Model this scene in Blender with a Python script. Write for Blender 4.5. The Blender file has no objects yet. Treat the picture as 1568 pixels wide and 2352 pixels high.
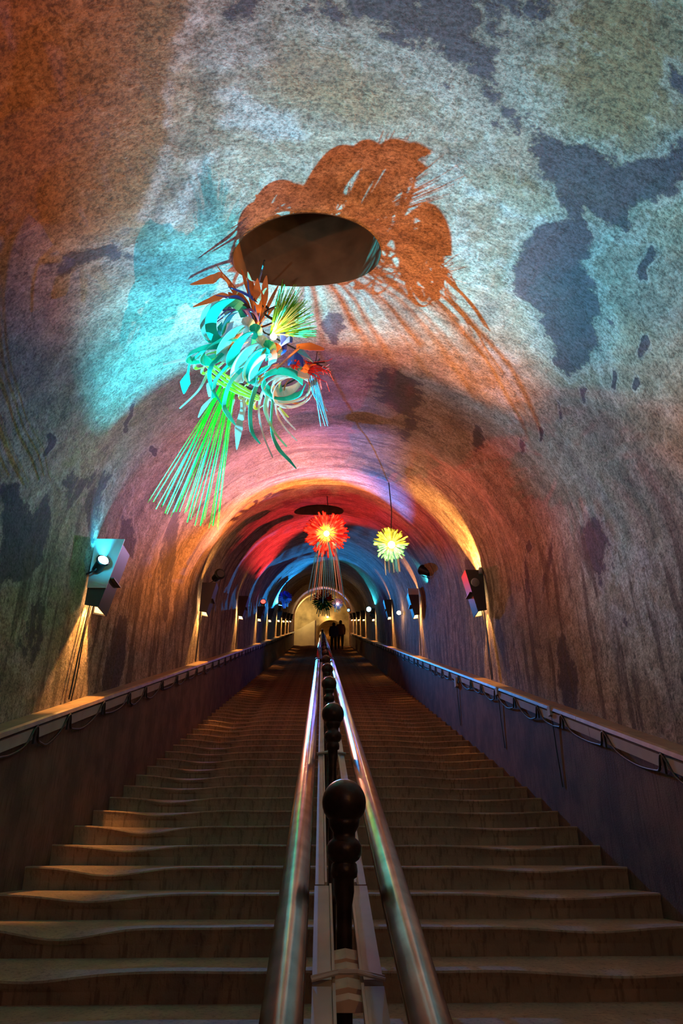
import bpy, bmesh, math, random
import numpy as np
from mathutils import Vector, Matrix
random.seed(7); rng = np.random.default_rng(5)
C = bpy.context.scene.collection
S = 0.3216                      # stair slope
PHI = math.atan(S)
EYE = 1.6                      # eye height above the nosing line
CZ = 2.16                      # camera height in the world
F = 1568.0; TH = math.radians(27.03); PSI = math.radians(1.743)
# ------------------------------------------------------------------ camera
cd = bpy.data.cameras.new('camera'); cam = bpy.data.objects.new('camera', cd); C.objects.link(cam)
cd.sensor_fit = 'VERTICAL'; cd.sensor_height = 36.0; cd.lens = 36.0*F/2352.0; cd.clip_start = 0.02; cd.clip_end = 200
cam.location = (0, 0, CZ)
RIGHT = Vector((math.cos(PSI), -math.sin(PSI), 0))
FWD = Vector((math.sin(PSI)*math.cos(TH), math.cos(PSI)*math.cos(TH), math.sin(TH)))
UP = RIGHT.cross(FWD)
cam.rotation_euler = Matrix((RIGHT, UP, -FWD)).transposed().to_euler()
bpy.context.scene.camera = cam
CAM = Vector((0, 0, CZ))
# ------------------------------------------------------------------ world, exposure
w = bpy.data.worlds.new('world'); bpy.context.scene.world = w; w.use_nodes = True
w.node_tree.nodes['Background'].inputs[0].default_value = (0.30, 0.34, 0.42, 1)
w.node_tree.nodes['Background'].inputs[1].default_value = 0.02
cy = bpy.context.scene.cycles; cy.max_bounces = 6; cy.diffuse_bounces = 3; cy.glossy_bounces = 3; cy.transmission_bounces = 3; cy.adaptive_threshold = 0.03; cy.sample_clamp_indirect = 4
vs = bpy.context.scene.view_settings
vs.view_transform = 'Standard'; vs.look = 'None'; vs.gamma = 1; vs.exposure = 0.0; vs.use_curve_mapping = False
# ------------------------------------------------------------------ tunnel dimensions
XL, XR = -1.95, 2.10           # tunnel side walls
CX, R, HS = (XL+XR)/2, (XR-XL)/2, 2.0
PL, PR = -1.833, 1.98          # parapet faces
T = 0.4130; Y0 = 3.636; YEND = Y0+100*T       # nosings at Y0 + j*T
def nz(y): return S*y + CZ - EYE              # nosing line height
# ------------------------------------------------------------------ pixel -> point
def ray(px, py): return ((px-784)/F*RIGHT + (1176-py)/F*UP + FWD)
def at_depth(px, py, d): return CAM + ray(px, py)*d
def at_x(px, py, x):
    r = ray(px, py); return CAM + r*(x/r.x)
def at_y(px, py, y):
    r = ray(px, py); return CAM + r*(y/r.y)
def outside(p):
    h = p.z - nz(p.y); dx = p.x-CX
    if h > HS: return dx*dx+(h-HS)**2 > R*R
    return abs(dx) > R
def at_vault(px, py):
    r = ray(px, py); a, b = 0.3, 60.0; t = a
    while t < b and not outside(CAM+r*t): t *= 1.03
    lo, hi = t/1.03, t
    for _ in range(30):
        m = (lo+hi)/2
        if outside(CAM+r*m): hi = m
        else: lo = m
    return CAM+r*hi
def to_uy(p):
    h = p.z-nz(p.y); dx = p.x-CX
    if h <= HS: return ((h-HS) - R*math.pi/2 if dx < 0 else R*math.pi/2 + (HS-h), p.y)
    return (R*math.atan2(dx, h-HS), p.y)
# ------------------------------------------------------------------ lights
def aim(o, target):
    d = Vector(target)-o.location; o.rotation_euler = d.to_track_quat('-Z', 'Y').to_euler()
LK = 1.0
def spot(name, loc, target, col, power, ang, blend=0.4, rad=0.02):
    l = bpy.data.lights.new(name, 'SPOT'); l.color = col; l.energy = power*LK; l.spot_size = math.radians(ang); l.spot_blend = blend; l.shadow_soft_size = rad
    o = bpy.data.objects.new(name, l); C.objects.link(o); o.location = loc; aim(o, target); return o
def point(name, loc, col, power, rad=0.03):
    l = bpy.data.lights.new(name, 'POINT'); l.color = col; l.energy = power*LK; l.shadow_soft_size = rad
    o = bpy.data.objects.new(name, l); C.objects.link(o); o.location = loc; return o
AMBER = (1.0, 0.42, 0.09); WARM = (1.0, 0.50, 0.16); CYAN = (0.03, 0.72, 1.0); BLUE = (0.03, 0.25, 1.0); RED = (1.0, 0.03, 0.03); WHITE = (1.0, 0.86, 0.72)
ORANGE = (1.0, 0.27, 0.04)
# ------------------------------------------------------------------ materials
def new_mat(name):
    m = bpy.data.materials.new(name); m.use_nodes = True; return m, m.node_tree, m.node_tree.nodes['Principled BSDF']
def simple(name, col, rough=0.6, metal=0.0, noise=0.0, scale=20, bump=0.0, emit=None, es=0, trans=0, sub=0):
    m, nt, b = new_mat(name)
    b.inputs['Base Color'].default_value = (*col, 1); b.inputs['Roughness'].default_value = rough; b.inputs['Metallic'].default_value = metal
    if noise or bump:
        tc = nt.nodes.new('ShaderNodeTexCoord'); n = nt.nodes.new('ShaderNodeTexNoise'); n.inputs['Scale'].default_value = scale; n.inputs['Detail'].default_value = 5
        nt.links.new(tc.outputs['Object'], n.inputs['Vector'])
        if noise:
            r = nt.nodes.new('ShaderNodeValToRGB'); r.color_ramp.elements[0].position = 0.3; r.color_ramp.elements[1].position = 0.7
            r.color_ramp.elements[0].color = tuple(c*(1-noise) for c in col)+(1,); r.color_ramp.elements[1].color = tuple(min(1, c*(1+noise)) for c in col)+(1,)
            nt.links.new(n.outputs['Fac'], r.inputs['Fac']); nt.links.new(r.outputs['Color'], b.inputs['Base Color'])
        if bump:
            bp = nt.nodes.new('ShaderNodeBump'); bp.inputs['Strength'].default_value = bump; bp.inputs['Distance'].default_value = 0.01
            nt.links.new(n.outputs['Fac'], bp.inputs['Height']); nt.links.new(bp.outputs['Normal'], b.inputs['Normal'])
    if emit: b.inputs['Emission Color'].default_value = (*emit, 1); b.inputs['Emission Strength'].default_value = es
    if trans:
        # thin paper: part of the light passes through
        tr = nt.nodes.new('ShaderNodeBsdfTranslucent'); tr.inputs['Color'].default_value = (*col, 1)
        mx = nt.nodes.new('ShaderNodeMixShader'); mx.inputs[0].default_value = trans
        out = nt.nodes['Material Output']; nt.links.new(b.outputs[0], mx.inputs[1]); nt.links.new(tr.outputs[0], mx.inputs[2]); nt.links.new(mx.outputs[0], out.inputs[0])
    return m
class NT:
    def __init__(s, nt): s.nt = nt
    def link(s, a, b): s.nt.links.new(a, b)
    def noise(s, vec, scale, detail=4, rough=0.55, dist=0):
        n = s.nt.nodes.new('ShaderNodeTexNoise'); n.inputs['Scale'].default_value = scale; n.inputs['Detail'].default_value = detail
        n.inputs['Roughness'].default_value = rough; n.inputs['Distortion'].default_value = dist; s.link(vec, n.inputs['Vector']); return n.outputs['Fac']
    def mapping(s, vec, sc, loc=(0,0,0)):
        m = s.nt.nodes.new('ShaderNodeMapping'); m.inputs['Scale'].default_value = sc; m.inputs['Location'].default_value = loc; s.link(vec, m.inputs['Vector']); return m.outputs[0]
    def math(s, op, a, b=0.0, clamp=False):
        m = s.nt.nodes.new('ShaderNodeMath'); m.operation = op; m.use_clamp = clamp
        for i, v in enumerate((a, b)):
            if isinstance(v, (int, float)): m.inputs[i].default_value = v
            else: s.link(v, m.inputs[i])
        return m.outputs[0]
    def smooth(s, v, lo, hi):
        m = s.nt.nodes.new('ShaderNodeMapRange'); m.interpolation_type = 'SMOOTHSTEP'; s.link(v, m.inputs[0]); m.inputs[1].default_value = lo; m.inputs[2].default_value = hi; return m.outputs[0]
    def mix(s, f, a, b):
        m = s.nt.nodes.new('ShaderNodeMix'); m.data_type = 'RGBA'
        if isinstance(f, (int, float)): m.inputs[0].default_value = f
        else: s.link(f, m.inputs[0])
        for k, v in ((6, a), (7, b)):
            if isinstance(v, tuple): m.inputs[k].default_value = (*v, 1)
            else: s.link(v, m.inputs[k])
        return m.outputs[2]
    def attr(s, name):
        a = s.nt.nodes.new('ShaderNodeAttribute'); a.attribute_name = name; return a.outputs['Fac']
def chalk_mat():
    m, nt, b = new_mat('chalk_vault'); g = NT(nt)
    uv = nt.nodes.new('ShaderNodeUVMap'); uv.uv_map = 'surface'; U = uv.outputs[0]       # (arc length, distance along tunnel) in metres
    tc = nt.nodes.new('ShaderNodeTexCoord'); O = tc.outputs['Object']
    big = g.noise(g.mapping(U, (0.55, 0.8, 1)), 1.6, 6, 0.6, 0.8)
    streak = g.noise(g.mapping(U, (0.45, 3.0, 1)), 1.8, 8, 0.65, 0.35)
    fine = g.noise(O, 55, 6, 0.75); speck = g.noise(O, 16, 8, 0.75); mid = g.noise(O, 5, 7, 0.65, 0.4)
    sp = nt.nodes.new('ShaderNodeSeparateXYZ'); g.link(U, sp.inputs[0])
    far = g.smooth(sp.outputs[1], 4.0, 9.0)
    wall = g.smooth(g.math('ABSOLUTE', sp.outputs[0]), 2.2, 3.4)
    c = g.mix(g.smooth(mid, 0.35, 0.65), (0.30, 0.22, 0.16), (0.50, 0.40, 0.32))
    c = g.mix(g.math('MULTIPLY', g.smooth(big, 0.46, 0.64), 0.6), c, (0.19, 0.165, 0.17))
    # brown areas without lime wash
    br = g.smooth(g.math('ADD', g.attr('brown'), g.math('MULTIPLY', g.math('SUBTRACT', mid, 0.5), 0.9)), 0.25, 0.8)
    c = g.mix(g.math('MULTIPLY', br, 0.85), c, (0.33, 0.175, 0.08))
    # pale lime bloom
    pa = g.smooth(g.math('ADD', g.attr('pale'), g.math('MULTIPLY', g.math('SUBTRACT', mid, 0.5), 0.9)), 0.35, 0.75)
    c = g.mix(g.math('MULTIPLY', pa, 0.7), c, (0.60, 0.57, 0.60))
    # damp dark stains with ragged edges
    rag = g.math('ADD', g.math('MULTIPLY', g.math('SUBTRACT', mid, 0.5), 1.25), g.math('MULTIPLY', g.math('SUBTRACT', speck, 0.5), 1.0))
    st = g.math('ADD', g.attr('stain'), rag)
    halo = g.math('MULTIPLY', g.smooth(st, 0.12, 0.36), g.math('SUBTRACT', 1.0, g.smooth(st, 0.40, 0.55)))
    c = g.mix(g.math('MULTIPLY', halo, 0.28), c, (0.52, 0.48, 0.50))
    c = g.mix(g.math('MULTIPLY', g.smooth(st, 0.42, 0.60), 0.92), c, (0.06, 0.048, 0.075))
    # drip streaks on walls and further in
    ds = g.smooth(g.math('ADD', streak, g.math('MULTIPLY', g.math('ADD', far, wall), 0.035)), 0.545, 0.64)
    c = g.mix(g.math('MULTIPLY', ds, g.math('ADD', 0.25, g.math('MULTIPLY', g.math('MAXIMUM', far, wall), 0.6))), c, (0.10, 0.07, 0.06))
    # mottled grain
    gr = g.math('ADD', 0.22, g.math('ADD', g.math('MULTIPLY', g.smooth(speck, 0.36, 0.64), 0.42), g.math('MULTIPLY', g.smooth(fine, 0.38, 0.62), 0.66)))
    hs = nt.nodes.new('ShaderNodeMix'); hs.data_type = 'RGBA'; hs.blend_type = 'MULTIPLY'; hs.inputs[0].default_value = 1.0
    g.link(c, hs.inputs[6]); g.link(gr, hs.inputs[7])
    pits = g.smooth(g.noise(O, 34, 3, 0.6), 0.36, 0.27)
    c2 = g.mix(g.math('MULTIPLY', pits, 0.55), hs.outputs[2], (0.07, 0.055, 0.05))
    g.link(c2, b.inputs['Base Color']); b.inputs['Roughness'].default_value = 0.92
    hgt = g.math('ADD', g.math('MULTIPLY', mid, 1.4), g.math('ADD', g.math('MULTIPLY', streak, 1.2), g.math('ADD', g.math('MULTIPLY', speck, 0.7), g.math('MULTIPLY', fine, 0.35))))
    bp = nt.nodes.new('ShaderNodeBump'); bp.inputs['Strength'].default_value = 0.75; bp.inputs['Distance'].default_value = 0.03
    g.link(hgt, bp.inputs['Height']); g.link(bp.outputs['Normal'], b.inputs['Normal'])
    return m
def stone_mat(name, a, bcol, vert=True):
    m, nt, b = new_mat(name); g = NT(nt); tc = nt.nodes.new('ShaderNodeTexCoord'); O = tc.outputs['Object']
    n1 = g.noise(O, 3.2, 5, 0.6); n2 = g.noise(g.mapping(O, (1, 1, 0.12)), 42, 4, 0.6); n3 = g.noise(O, 90, 3)
    c = g.mix(g.smooth(n1, 0.35, 0.65), a, bcol)
    c = g.mix(g.math('MULTIPLY', g.smooth(n2, 0.5, 0.66), 0.65), c, tuple(v*0.35 for v in a))
    g.link(c, b.inputs['Base Color']); b.inputs['Roughness'].default_value = 0.82
    b.inputs['Specular IOR Level'].default_value = 0.25
    bp = nt.nodes.new('ShaderNodeBump'); bp.inputs['Strength'].default_value = 0.5; bp.inputs['Distance'].default_value = 0.008
    g.link(g.math('ADD', n2, g.math('MULTIPLY', n3, 0.6)), bp.inputs['Height']); g.link(bp.outputs['Normal'], b.inputs['Normal'])
    return m
M = {}
M['chalk'] = chalk_mat()
M['stone'] = stone_mat('worn_stone', (0.36, 0.24, 0.16), (0.24, 0.17, 0.12))
M['parapet'] = stone_mat('parapet_render', (0.15, 0.09, 0.07), (0.075, 0.052, 0.045))
M['hall'] = simple('gold_chalk', (0.50, 0.40, 0.22), 0.95, noise=0.45, scale=1.6, bump=0.6)
M['hallflat'] = simple('pale_hall_render', (0.60, 0.50, 0.30), 0.9, noise=0.12, scale=2)
M['coping'] = simple('coping_wood', (0.30, 0.20, 0.13), 0.35, noise=0.3, scale=9)
M['trunk'] = simple('grey_trunking', (0.33, 0.29, 0.28), 0.5, noise=0.1, scale=8)
M['cable'] = simple('black_cable', (0.012, 0.011, 0.012), 0.55)
M['iron'] = simple('black_cast_iron', (0.035, 0.022, 0.016), 0.38, metal=0.6, noise=0.5, scale=30, bump=0.25)
M['brass'] = simple('worn_rail_metal', (0.52, 0.42, 0.36), 0.27, metal=1.0, noise=0.25, scale=14)
M['bar'] = simple('painted_flat_bar', (0.42, 0.38, 0.32), 0.5, noise=0.15, scale=10)
M['shaft'] = simple('shaft_render', (0.19, 0.125, 0.08), .9, noise=.35, scale=5, bump=.3)
M['pad'] = simple('pale_wood_pad', (0.55, 0.40, 0.27), .6, noise=.2, scale=20)
M['black'] = simple('black_sheet_metal', (0.02, 0.022, 0.026), 0.45, metal=0.3)
M['housing'] = simple('dark_lamp_housing', (0.05, 0.05, 0.06), 0.5)
M['sheet'] = simple('pale_lamp_side', (0.62, 0.66, 0.70), 0.45)
M['inner'] = simple('white_lamp_lining', (0.85, 0.80, 0.72), 0.5)
M['grey'] = simple('grey_plastic', (0.35, 0.36, 0.38), 0.5)
def emis(name, col, s): return simple(name, col, 0.5, emit=col, es=s)
M['e_warm'] = emis('lit_warm_lamp', (1.0, 0.72, 0.36), 26); M['e_cyan'] = emis('lit_cyan_lens', (0.45, 0.92, 1.0), 9)
M['e_red'] = emis('lit_red_lens', (1.0, 0.04, 0.03), 6); M['e_blue'] = emis('lit_blue_lens', (0.10, 0.40, 1.0), 8); M['e_bulb'] = emis('lit_bulb', (1.0, 0.75, 0.32), 30)
# ------------------------------------------------------------------ object helpers
def link(name, verts, faces, mat, parent=None, smooth=False):
    me = bpy.data.meshes.new(name); me.from_pydata([tuple(v) for v in verts], [], faces); me.materials.append(mat) if not isinstance(mat, list) else [me.materials.append(x) for x in mat]
    if smooth: me.polygons.foreach_set('use_smooth', [True]*len(me.polygons))
    me.update(); o = bpy.data.objects.new(name, me); C.objects.link(o)
    if parent: o.parent = parent
    return o
def tag(o, label, cat, group=None, kind=None):
    o['label'] = label; o['category'] = cat
    if group: o['group'] = group
    if kind: o['kind'] = kind
    return o
def thing(name, label, cat, loc=(0,0,0), group=None):
    o = bpy.data.objects.new(name, None); C.objects.link(o); o.location = loc; o.empty_display_size = 0.1
    return tag(o, label, cat, group)
def struct(o, label=None):
    o['kind'] = 'structure'
    if label: o['label'] = label; o['category'] = 'structure'
    return o
class MB:
    def __init__(s): s.v = []; s.f = []
    def add(s, v, f):
        n = len(s.v); s.v += [tuple(x) for x in v]; s.f += [tuple(i+n for i in q) for q in f]
    def box(s, x0, x1, y0, y1, z0, z1):
        s.add([(x0,y0,z0),(x1,y0,z0),(x1,y1,z0),(x0,y1,z0),(x0,y0,z1),(x1,y0,z1),(x1,y1,z1),(x0,y1,z1)],
              [(0,3,2,1),(4,5,6,7),(0,1,5,4),(1,2,6,5),(2,3,7,6),(3,0,4,7)])
    def prism(s, prof, a, b, fn):        # profile (p,q) list extruded between a and b, fn(p,q,t)->xyz
        n = len(prof)
        s.add([fn(p, q, a) for p, q in prof]+[fn(p, q, b) for p, q in prof], [tuple(range(n))[::-1], tuple(range(n, 2*n))]+[(i, (i+1) % n, n+(i+1) % n, n+i) for i in range(n)])
    def lathe(s, prof, n=20, loc=(0,0,0), axis=None):
        mtx = Matrix() if axis is None else Vector(axis).normalized().to_track_quat('Z', 'Y').to_matrix().to_4x4()
        vs = []; loc = Vector(loc)
        for r, z in prof:
            for k in range(n):
                a = 2*math.pi*k/n; vs.append(loc + (mtx @ Vector((r*math.cos(a), r*math.sin(a), z))))
        fs = [(i*n+k, i*n+(k+1) % n, (i+1)*n+(k+1) % n, (i+1)*n+k) for i in range(len(prof)-1) for k in range(n)]
        fs += [tuple(range(n))[::-1], tuple((len(prof)-1)*n+k for k in range(n))]
        s.add(vs, fs)
    def tube(s, pts, r, n=8, prof=None):
        pts = [Vector(p) for p in pts]; m = len(pts); rs = r if isinstance(r, (list, tuple)) else [r]*m
        t0 = (pts[1]-pts[0]).normalized(); side = t0.cross(Vector((0,0,1)));
        if side.length < 0.05: side = t0.cross(Vector((1,0,0)))
        side.normalize(); vs = []
        for i, p in enumerate(pts):
            t = (pts[min(i+1, m-1)]-pts[max(i-1, 0)]).normalized(); side = (side - t*side.dot(t)).normalized(); up = side.cross(t)
            for k in range(n):
                a = 2*math.pi*k/n; vs.append(p + (side*math.cos(a)+up*math.sin(a))*rs[i])
        fs = [(i*n+k, i*n+(k+1) % n, (i+1)*n+(k+1) % n, (i+1)*n+k) for i in range(m-1) for k in range(n)]
        fs += [tuple(range(n))[::-1], tuple((m-1)*n+k for k in range(n))]
        s.add(vs, fs)
    def build(s, name, mat, parent=None, smooth=False): return link(name, s.v, s.f, mat, parent, smooth)
def smoothpath(pts, n=6):
    P = [Vector(p) for p in pts]; out = []
    for i in range(len(P)-1):
        p0, p1, p2, p3 = P[max(i-1, 0)], P[i], P[i+1], P[min(i+2, len(P)-1)]
        for k in range(n):
            t = k/n; out.append(0.5*((2*p1)+(p2-p0)*t+(2*p0-5*p1+4*p2-p3)*t*t+(3*p1-p0-3*p2+p3)*t**3))
    out.append(P[-1]); return out
# ------------------------------------------------------------------ tunnel shell
def vnoise(u, y, seed, octs):
    r = np.random.default_rng(seed); out = np.zeros_like(u)
    for f, a in octs:
        for _ in range(5):
            th = r.uniform(0, 2*math.pi); ph = r.uniform(0, 6.28); ff = f*r.uniform(0.7, 1.4)
            out += a/2.5*np.sin(ff*(u*math.cos(th)+y*math.sin(th))+ph)
    return out
HOLES = []
def find_crown(px, py): return at_vault(px, py)
hc = find_crown(706, 583); HOLES.append((hc.x, hc.y, 0.465, 0.41))
h2 = find_crown(732, 1166); HOLES.append((h2.x, h2.y, 0.50, 0.47))
HOLES.append((0.05, 2*h2.y-hc.y, 0.5, 0.46))
HOLES.append((0.05, 3*h2.y-2*hc.y, 0.5, 0.46))
ULEN = R*math.pi/2; WALLH = 2.35
def section(u):      # u array -> x, h (height over nosing line)
    a = np.clip(u, -ULEN, ULEN)/R
    x = CX + R*np.sin(a); h = HS + R*np.cos(a); ex = np.abs(u)-ULEN
    h = np.where(ex > 0, HS-ex, h); return x, h
def relief(u, y):
    d = vnoise(u, y, 3, [(1.6, 0.020), (3.5, 0.012), (9, 0.005)])*np.clip((ULEN+.6-np.abs(u)), .35, 1)
    y2 = y + 0.25*np.sin(u*0.9)
    ring = np.zeros_like(y)
    for yc, wd, am in ((6.6, 0.4, 0.075), (8.7, 0.6, 0.07), (10.6, 0.5, -0.04), (12.8, 0.6, 0.08), (16.7, 0.6, 0.08), (21.0, 0.7, 0.09), (25.2, 0.7, 0.09), (29.5, 0.7, 0.09), (34.5, 0.7, 0.1), (39.5, 0.8, 0.12)):
        ring += am*np.exp(-((y2-yc)/wd)**2)
    fade = np.clip((ULEN+0.1-np.abs(u))/1.2, 0.0, 1)
    return d + ring*fade
def polydist(u, y, poly):
    P = np.array(poly); inside = np.zeros(u.shape, bool); dmin = np.full(u.shape, 1e9)
    for i in range(len(P)):
        a, b = P[i], P[(i+1) % len(P)]
        cond = ((a[1] > y) != (b[1] > y)) & (u < (b[0]-a[0])*(y-a[1])/(b[1]-a[1]+1e-12)+a[0]); inside ^= cond
        ab = b-a; t = np.clip(((u-a[0])*ab[0]+(y-a[1])*ab[1])/(ab@ab+1e-12), 0, 1)
        dmin = np.minimum(dmin, np.hypot(u-a[0]-t*ab[0], y-a[1]-t*ab[1]))
    return np.where(inside, -dmin, dmin)
def PP(*pts): return [to_uy(at_vault(*p)) for p in pts]
def ell(cx, cy, rx, ry, rot=0):
    c, s_ = math.cos(math.radians(rot)), math.sin(math.radians(rot))
    return PP(*[(cx+rx*math.cos(a)*c-ry*math.sin(a)*s_, cy+rx*math.cos(a)*s_+ry*math.sin(a)*c) for a in [k*math.pi/5 for k in range(10)]])
# marks on the chalk: each is an outline on the wall surface (arc, distance) with softness and strength
STAINS = [
 (PP((1568,345),(1500,370),(1430,405),(1370,370),(1290,345),(1250,320),(1255,400),(1290,430),(1290,500),(1250,520),(1215,560),(1195,610),(1170,640),(1195,690),(1240,730),(1270,790),(1300,875),(1340,830),(1385,760),(1380,700),(1340,600),(1350,560),(1330,480),(1370,500),(1430,530),(1480,480),(1568,440)), 0.05, 1.0),
 (PP((1190,600),(1330,590),(1385,720),(1300,870),(1240,740)), 0.05, 1.0),
 (PP((120,590),(150,560),(270,560),(330,590),(280,605),(200,600),(120,650),(100,640)), 0.04, .75),
 (PP((470,0),(1150,-60),(1300,20),(1240,100),(1140,60),(1230,300),(1120,300),(1080,240),(1010,170),(900,130),(780,90),(700,30),(620,40),(560,80),(500,60)), 0.09, .70),
 (PP((740,712),(790,722),(800,745),(770,785),(742,750)), 0.05, .9),
 (PP((880,820),(960,860),(985,930),(970,1000),(930,1020),(900,940),(840,880)), 0.10, .7),
 (PP((0,1090),(30,1110),(60,1190),(110,1130),(120,1180),(90,1290),(40,1330),(0,1340)), 0.04, .85),
 (PP((140,1120),(180,1070),(260,1100),(250,1150),(215,1260),(200,1260),(200,1130),(150,1200)), 0.04, .6),
 (ell(395,1215,14,110,4), 0.04, .8), (ell(285,1240,20,60,6), 0.04, .8), (ell(265,1520,22,110,8), 0.05, .8), (ell(378,1330,18,130,3), 0.05, .55),
 (ell(110,1010,8,28), 0.02, 1), (ell(300,960,7,40,8), 0.02, 1), (ell(357,1037,5,16), 0.02, 1), (ell(80,1450,26,90,10), 0.05, .55), (ell(20,1230,18,80,0), 0.05, .7),
 (ell(1478,600,10,26), 0.02, 1), (ell(1484,790,13,34), 0.02, 1), (ell(1472,868,8,26), 0.02, 1), (ell(1405,860,7,26), 0.02, 1), (ell(1335,912,6,20), 0.02, 1),
 (ell(1280,950,5,24), 0.02, 1), (ell(1230,988,4,16), 0.02, 1), (ell(1193,1035,4,20), 0.02, 1), (ell(1535,215,14,55,-20), 0.03, .8),(ell(1505,60,10,60), 0.03, .5),
 (PP((1338,1180),(1372,1190),(1400,1260),(1380,1350),(1350,1300),(1330,1230)), 0.05, .75),
 (ell(1305,1560,20,90,-6), 0.05, .75), (ell(1430,1300,80,22,10), 0.08, .45), (ell(1490,1425,80,22,5), 0.06, .6), (ell(1255,1300,8,80,8), 0.03, .6),(ell(1212,1330,6,60), 0.03, .7),
 (ell(1215,1255,4,14), 0.02, 1), (ell(1098,1010,10,34,-10), 0.03, .9), (ell(1080,1330,14,70), 0.05, .7), (ell(1150,1480,14,80,-5), 0.05, .7), (ell(1205,600,0.1,0.1),0.01,0),
 (ell(880,905,40,30), 0.08,.5), (ell(1215,370,40,45), 0.06, .35), (ell(700,1160,60,10), 0.06, .6),
]
BROWN = [(PP((-60,-60),(420,-60),(425,30),(410,180),(392,300),(360,400),(330,500),(240,520),(100,520),(-60,560)), 0.07, 1.0),
 (PP((1230,-60),(1600,-60),(1600,320),(1480,330),(1400,380),(1290,300),(1250,200),(1200,100)), 0.09, .8),
 (PP((560,150),(660,80),(800,110),(930,180),(960,260),(900,320),(780,300),(640,260),(600,200)), 0.06, .6),
 (PP((1130,300),(1200,280),(1280,380),(1260,460),(1170,450),(1140,380)), 0.05, .65),
 (PP((60,640),(280,620),(220,800),(80,820)), 0.1, .4)]
PALE = [(PP((425,0),(455,40),(420,170),(402,320),(380,420),(350,505),(330,500),(370,360),(395,200)), 0.04, .9),
 (PP((430,280),(480,190),(540,110),(640,60),(740,70),(860,130),(960,200),(990,260),(975,270),(900,190),(740,95),(640,85),(560,130),(500,220),(450,290)), 0.03, .55),
 (PP((505,200),(580,195),(590,250),(670,260),(700,340),(620,340),(560,330),(500,320),(520,260)), 0.04, .8),
 (PP((350,500),(400,450),(430,370),(540,350),(520,370),(470,400),(420,480),(370,560)), 0.04, .8),
 (PP((400,560),(520,420),(700,340),(900,350),(1040,400),(1130,520),(1160,640),(1130,700),(1000,560),(880,470),(700,440),(560,500)), 0.15, .6),
 (PP((1150,760),(1200,900),(1180,1000),(1130,900),(1100,800)), 0.08, .7),
 (PP((950,240),(1050,300),(1090,420),(1190,480),(1280,470),(1240,520),(1100,500),(1020,400)), 0.06, .6)]
def attrs(u, y, lst):
    u0, y0 = u, y
    u = u0 + vnoise(u0, y0, 21, [(7, .035), (16, .022), (38, .014)]); y = y0 + vnoise(u0, y0, 22, [(7, .035), (16, .022), (38, .014)])
    out = np.zeros_like(u)
    for poly, soft, st in lst:
        P = np.array(poly); m = (u > P[:,0].min()-.4) & (u < P[:,0].max()+.4) & (y > P[:,1].min()-.4) & (y < P[:,1].max()+.4)
        if not m.any(): continue
        d = polydist(u[m], y[m], poly); out[m] = np.maximum(out[m], st*np.clip(0.58-d/((2.5 if soft < .03 else 4.2)*soft), 0, 1))
    return out
ystations = np.concatenate([np.arange(-2.6, 6.0, 0.03), np.arange(6.0, 14, 0.05), np.arange(14, YEND+0.4, 0.12)])
def shell(name, ua, ub, nu):
    us = np.linspace(ua, ub, nu); Ug, Yg = np.meshgrid(us, ystations); sh = Ug.shape; u = Ug.ravel(); y = Yg.ravel()
    x, h = section(u); d = relief(u, y)
    a = np.clip(u, -ULEN, ULEN)/R
    x = x - np.sin(a)*d; h = h - np.cos(a)*d; z = h + S*y + CZ - EYE
    nr, nc = sh; idx = np.arange(nr*nc).reshape(sh)
    F4 = np.stack([idx[:-1,:-1], idx[:-1,1:], idx[1:,1:], idx[1:,:-1]], -1).reshape(-1, 4)
    if name == 'ceiling':
        keep = np.ones(len(F4), bool)
        for hx, hy, rx, ry in HOLES:
            q = np.hypot((x-hx)/rx, (y-hy)/ry); keep &= ~(q[F4].mean(1) < 1)
        used = F4[keep]; cnt = np.bincount(used.ravel(), minlength=len(x)); cnt_all = np.bincount(F4.ravel(), minlength=len(x))
        for hx, hy, rx, ry in HOLES:
            q = np.hypot((x-hx)/rx, (y-hy)/ry); rim = (cnt > 0) & (cnt < cnt_all) & (q < 1.6) & (q > 0.4)
            x[rim] = hx+(x[rim]-hx)/q[rim]; y[rim] = hy+(y[rim]-hy)/q[rim]
            uu = R*np.arcsin(np.clip((x[rim]-CX)/R, -1, 1)); _, hh = section(uu); z[rim] = hh - np.cos(uu/R)*relief(uu, y[rim]) + S*y[rim]+CZ-EYE
        F4 = used
    me = bpy.data.meshes.new(name); me.vertices.add(len(x)); me.vertices.foreach_set('co', np.stack([x, y, z], 1).ravel())
    me.loops.add(F4.size); me.loops.foreach_set('vertex_index', F4.ravel().astype(np.int32)); me.polygons.add(len(F4))
    me.polygons.foreach_set('loop_start', (np.arange(len(F4))*4).astype(np.int32)); me.polygons.foreach_set('use_smooth', np.ones(len(F4), bool))
    me.update(calc_edges=True)
    uvl = me.uv_layers.new(name='surface'); uvl.data.foreach_set('uv', np.stack([u[F4.ravel()], y[F4.ravel()]], 1).ravel())
    for an, lst in (('stain', STAINS), ('brown', BROWN), ('pale', PALE)):
        at = me.attributes.new(an, 'FLOAT', 'POINT'); at.data.foreach_set('value', attrs(u, y, lst))
    me.materials.append(M['chalk']); o = bpy.data.objects.new(name, me); C.objects.link(o); return struct(o)
shell('wall_left', -ULEN-WALLH, -ULEN, 60)
shell('ceiling', -ULEN, ULEN, 210)
shell('wall_right', ULEN, ULEN+WALLH, 60)
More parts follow.
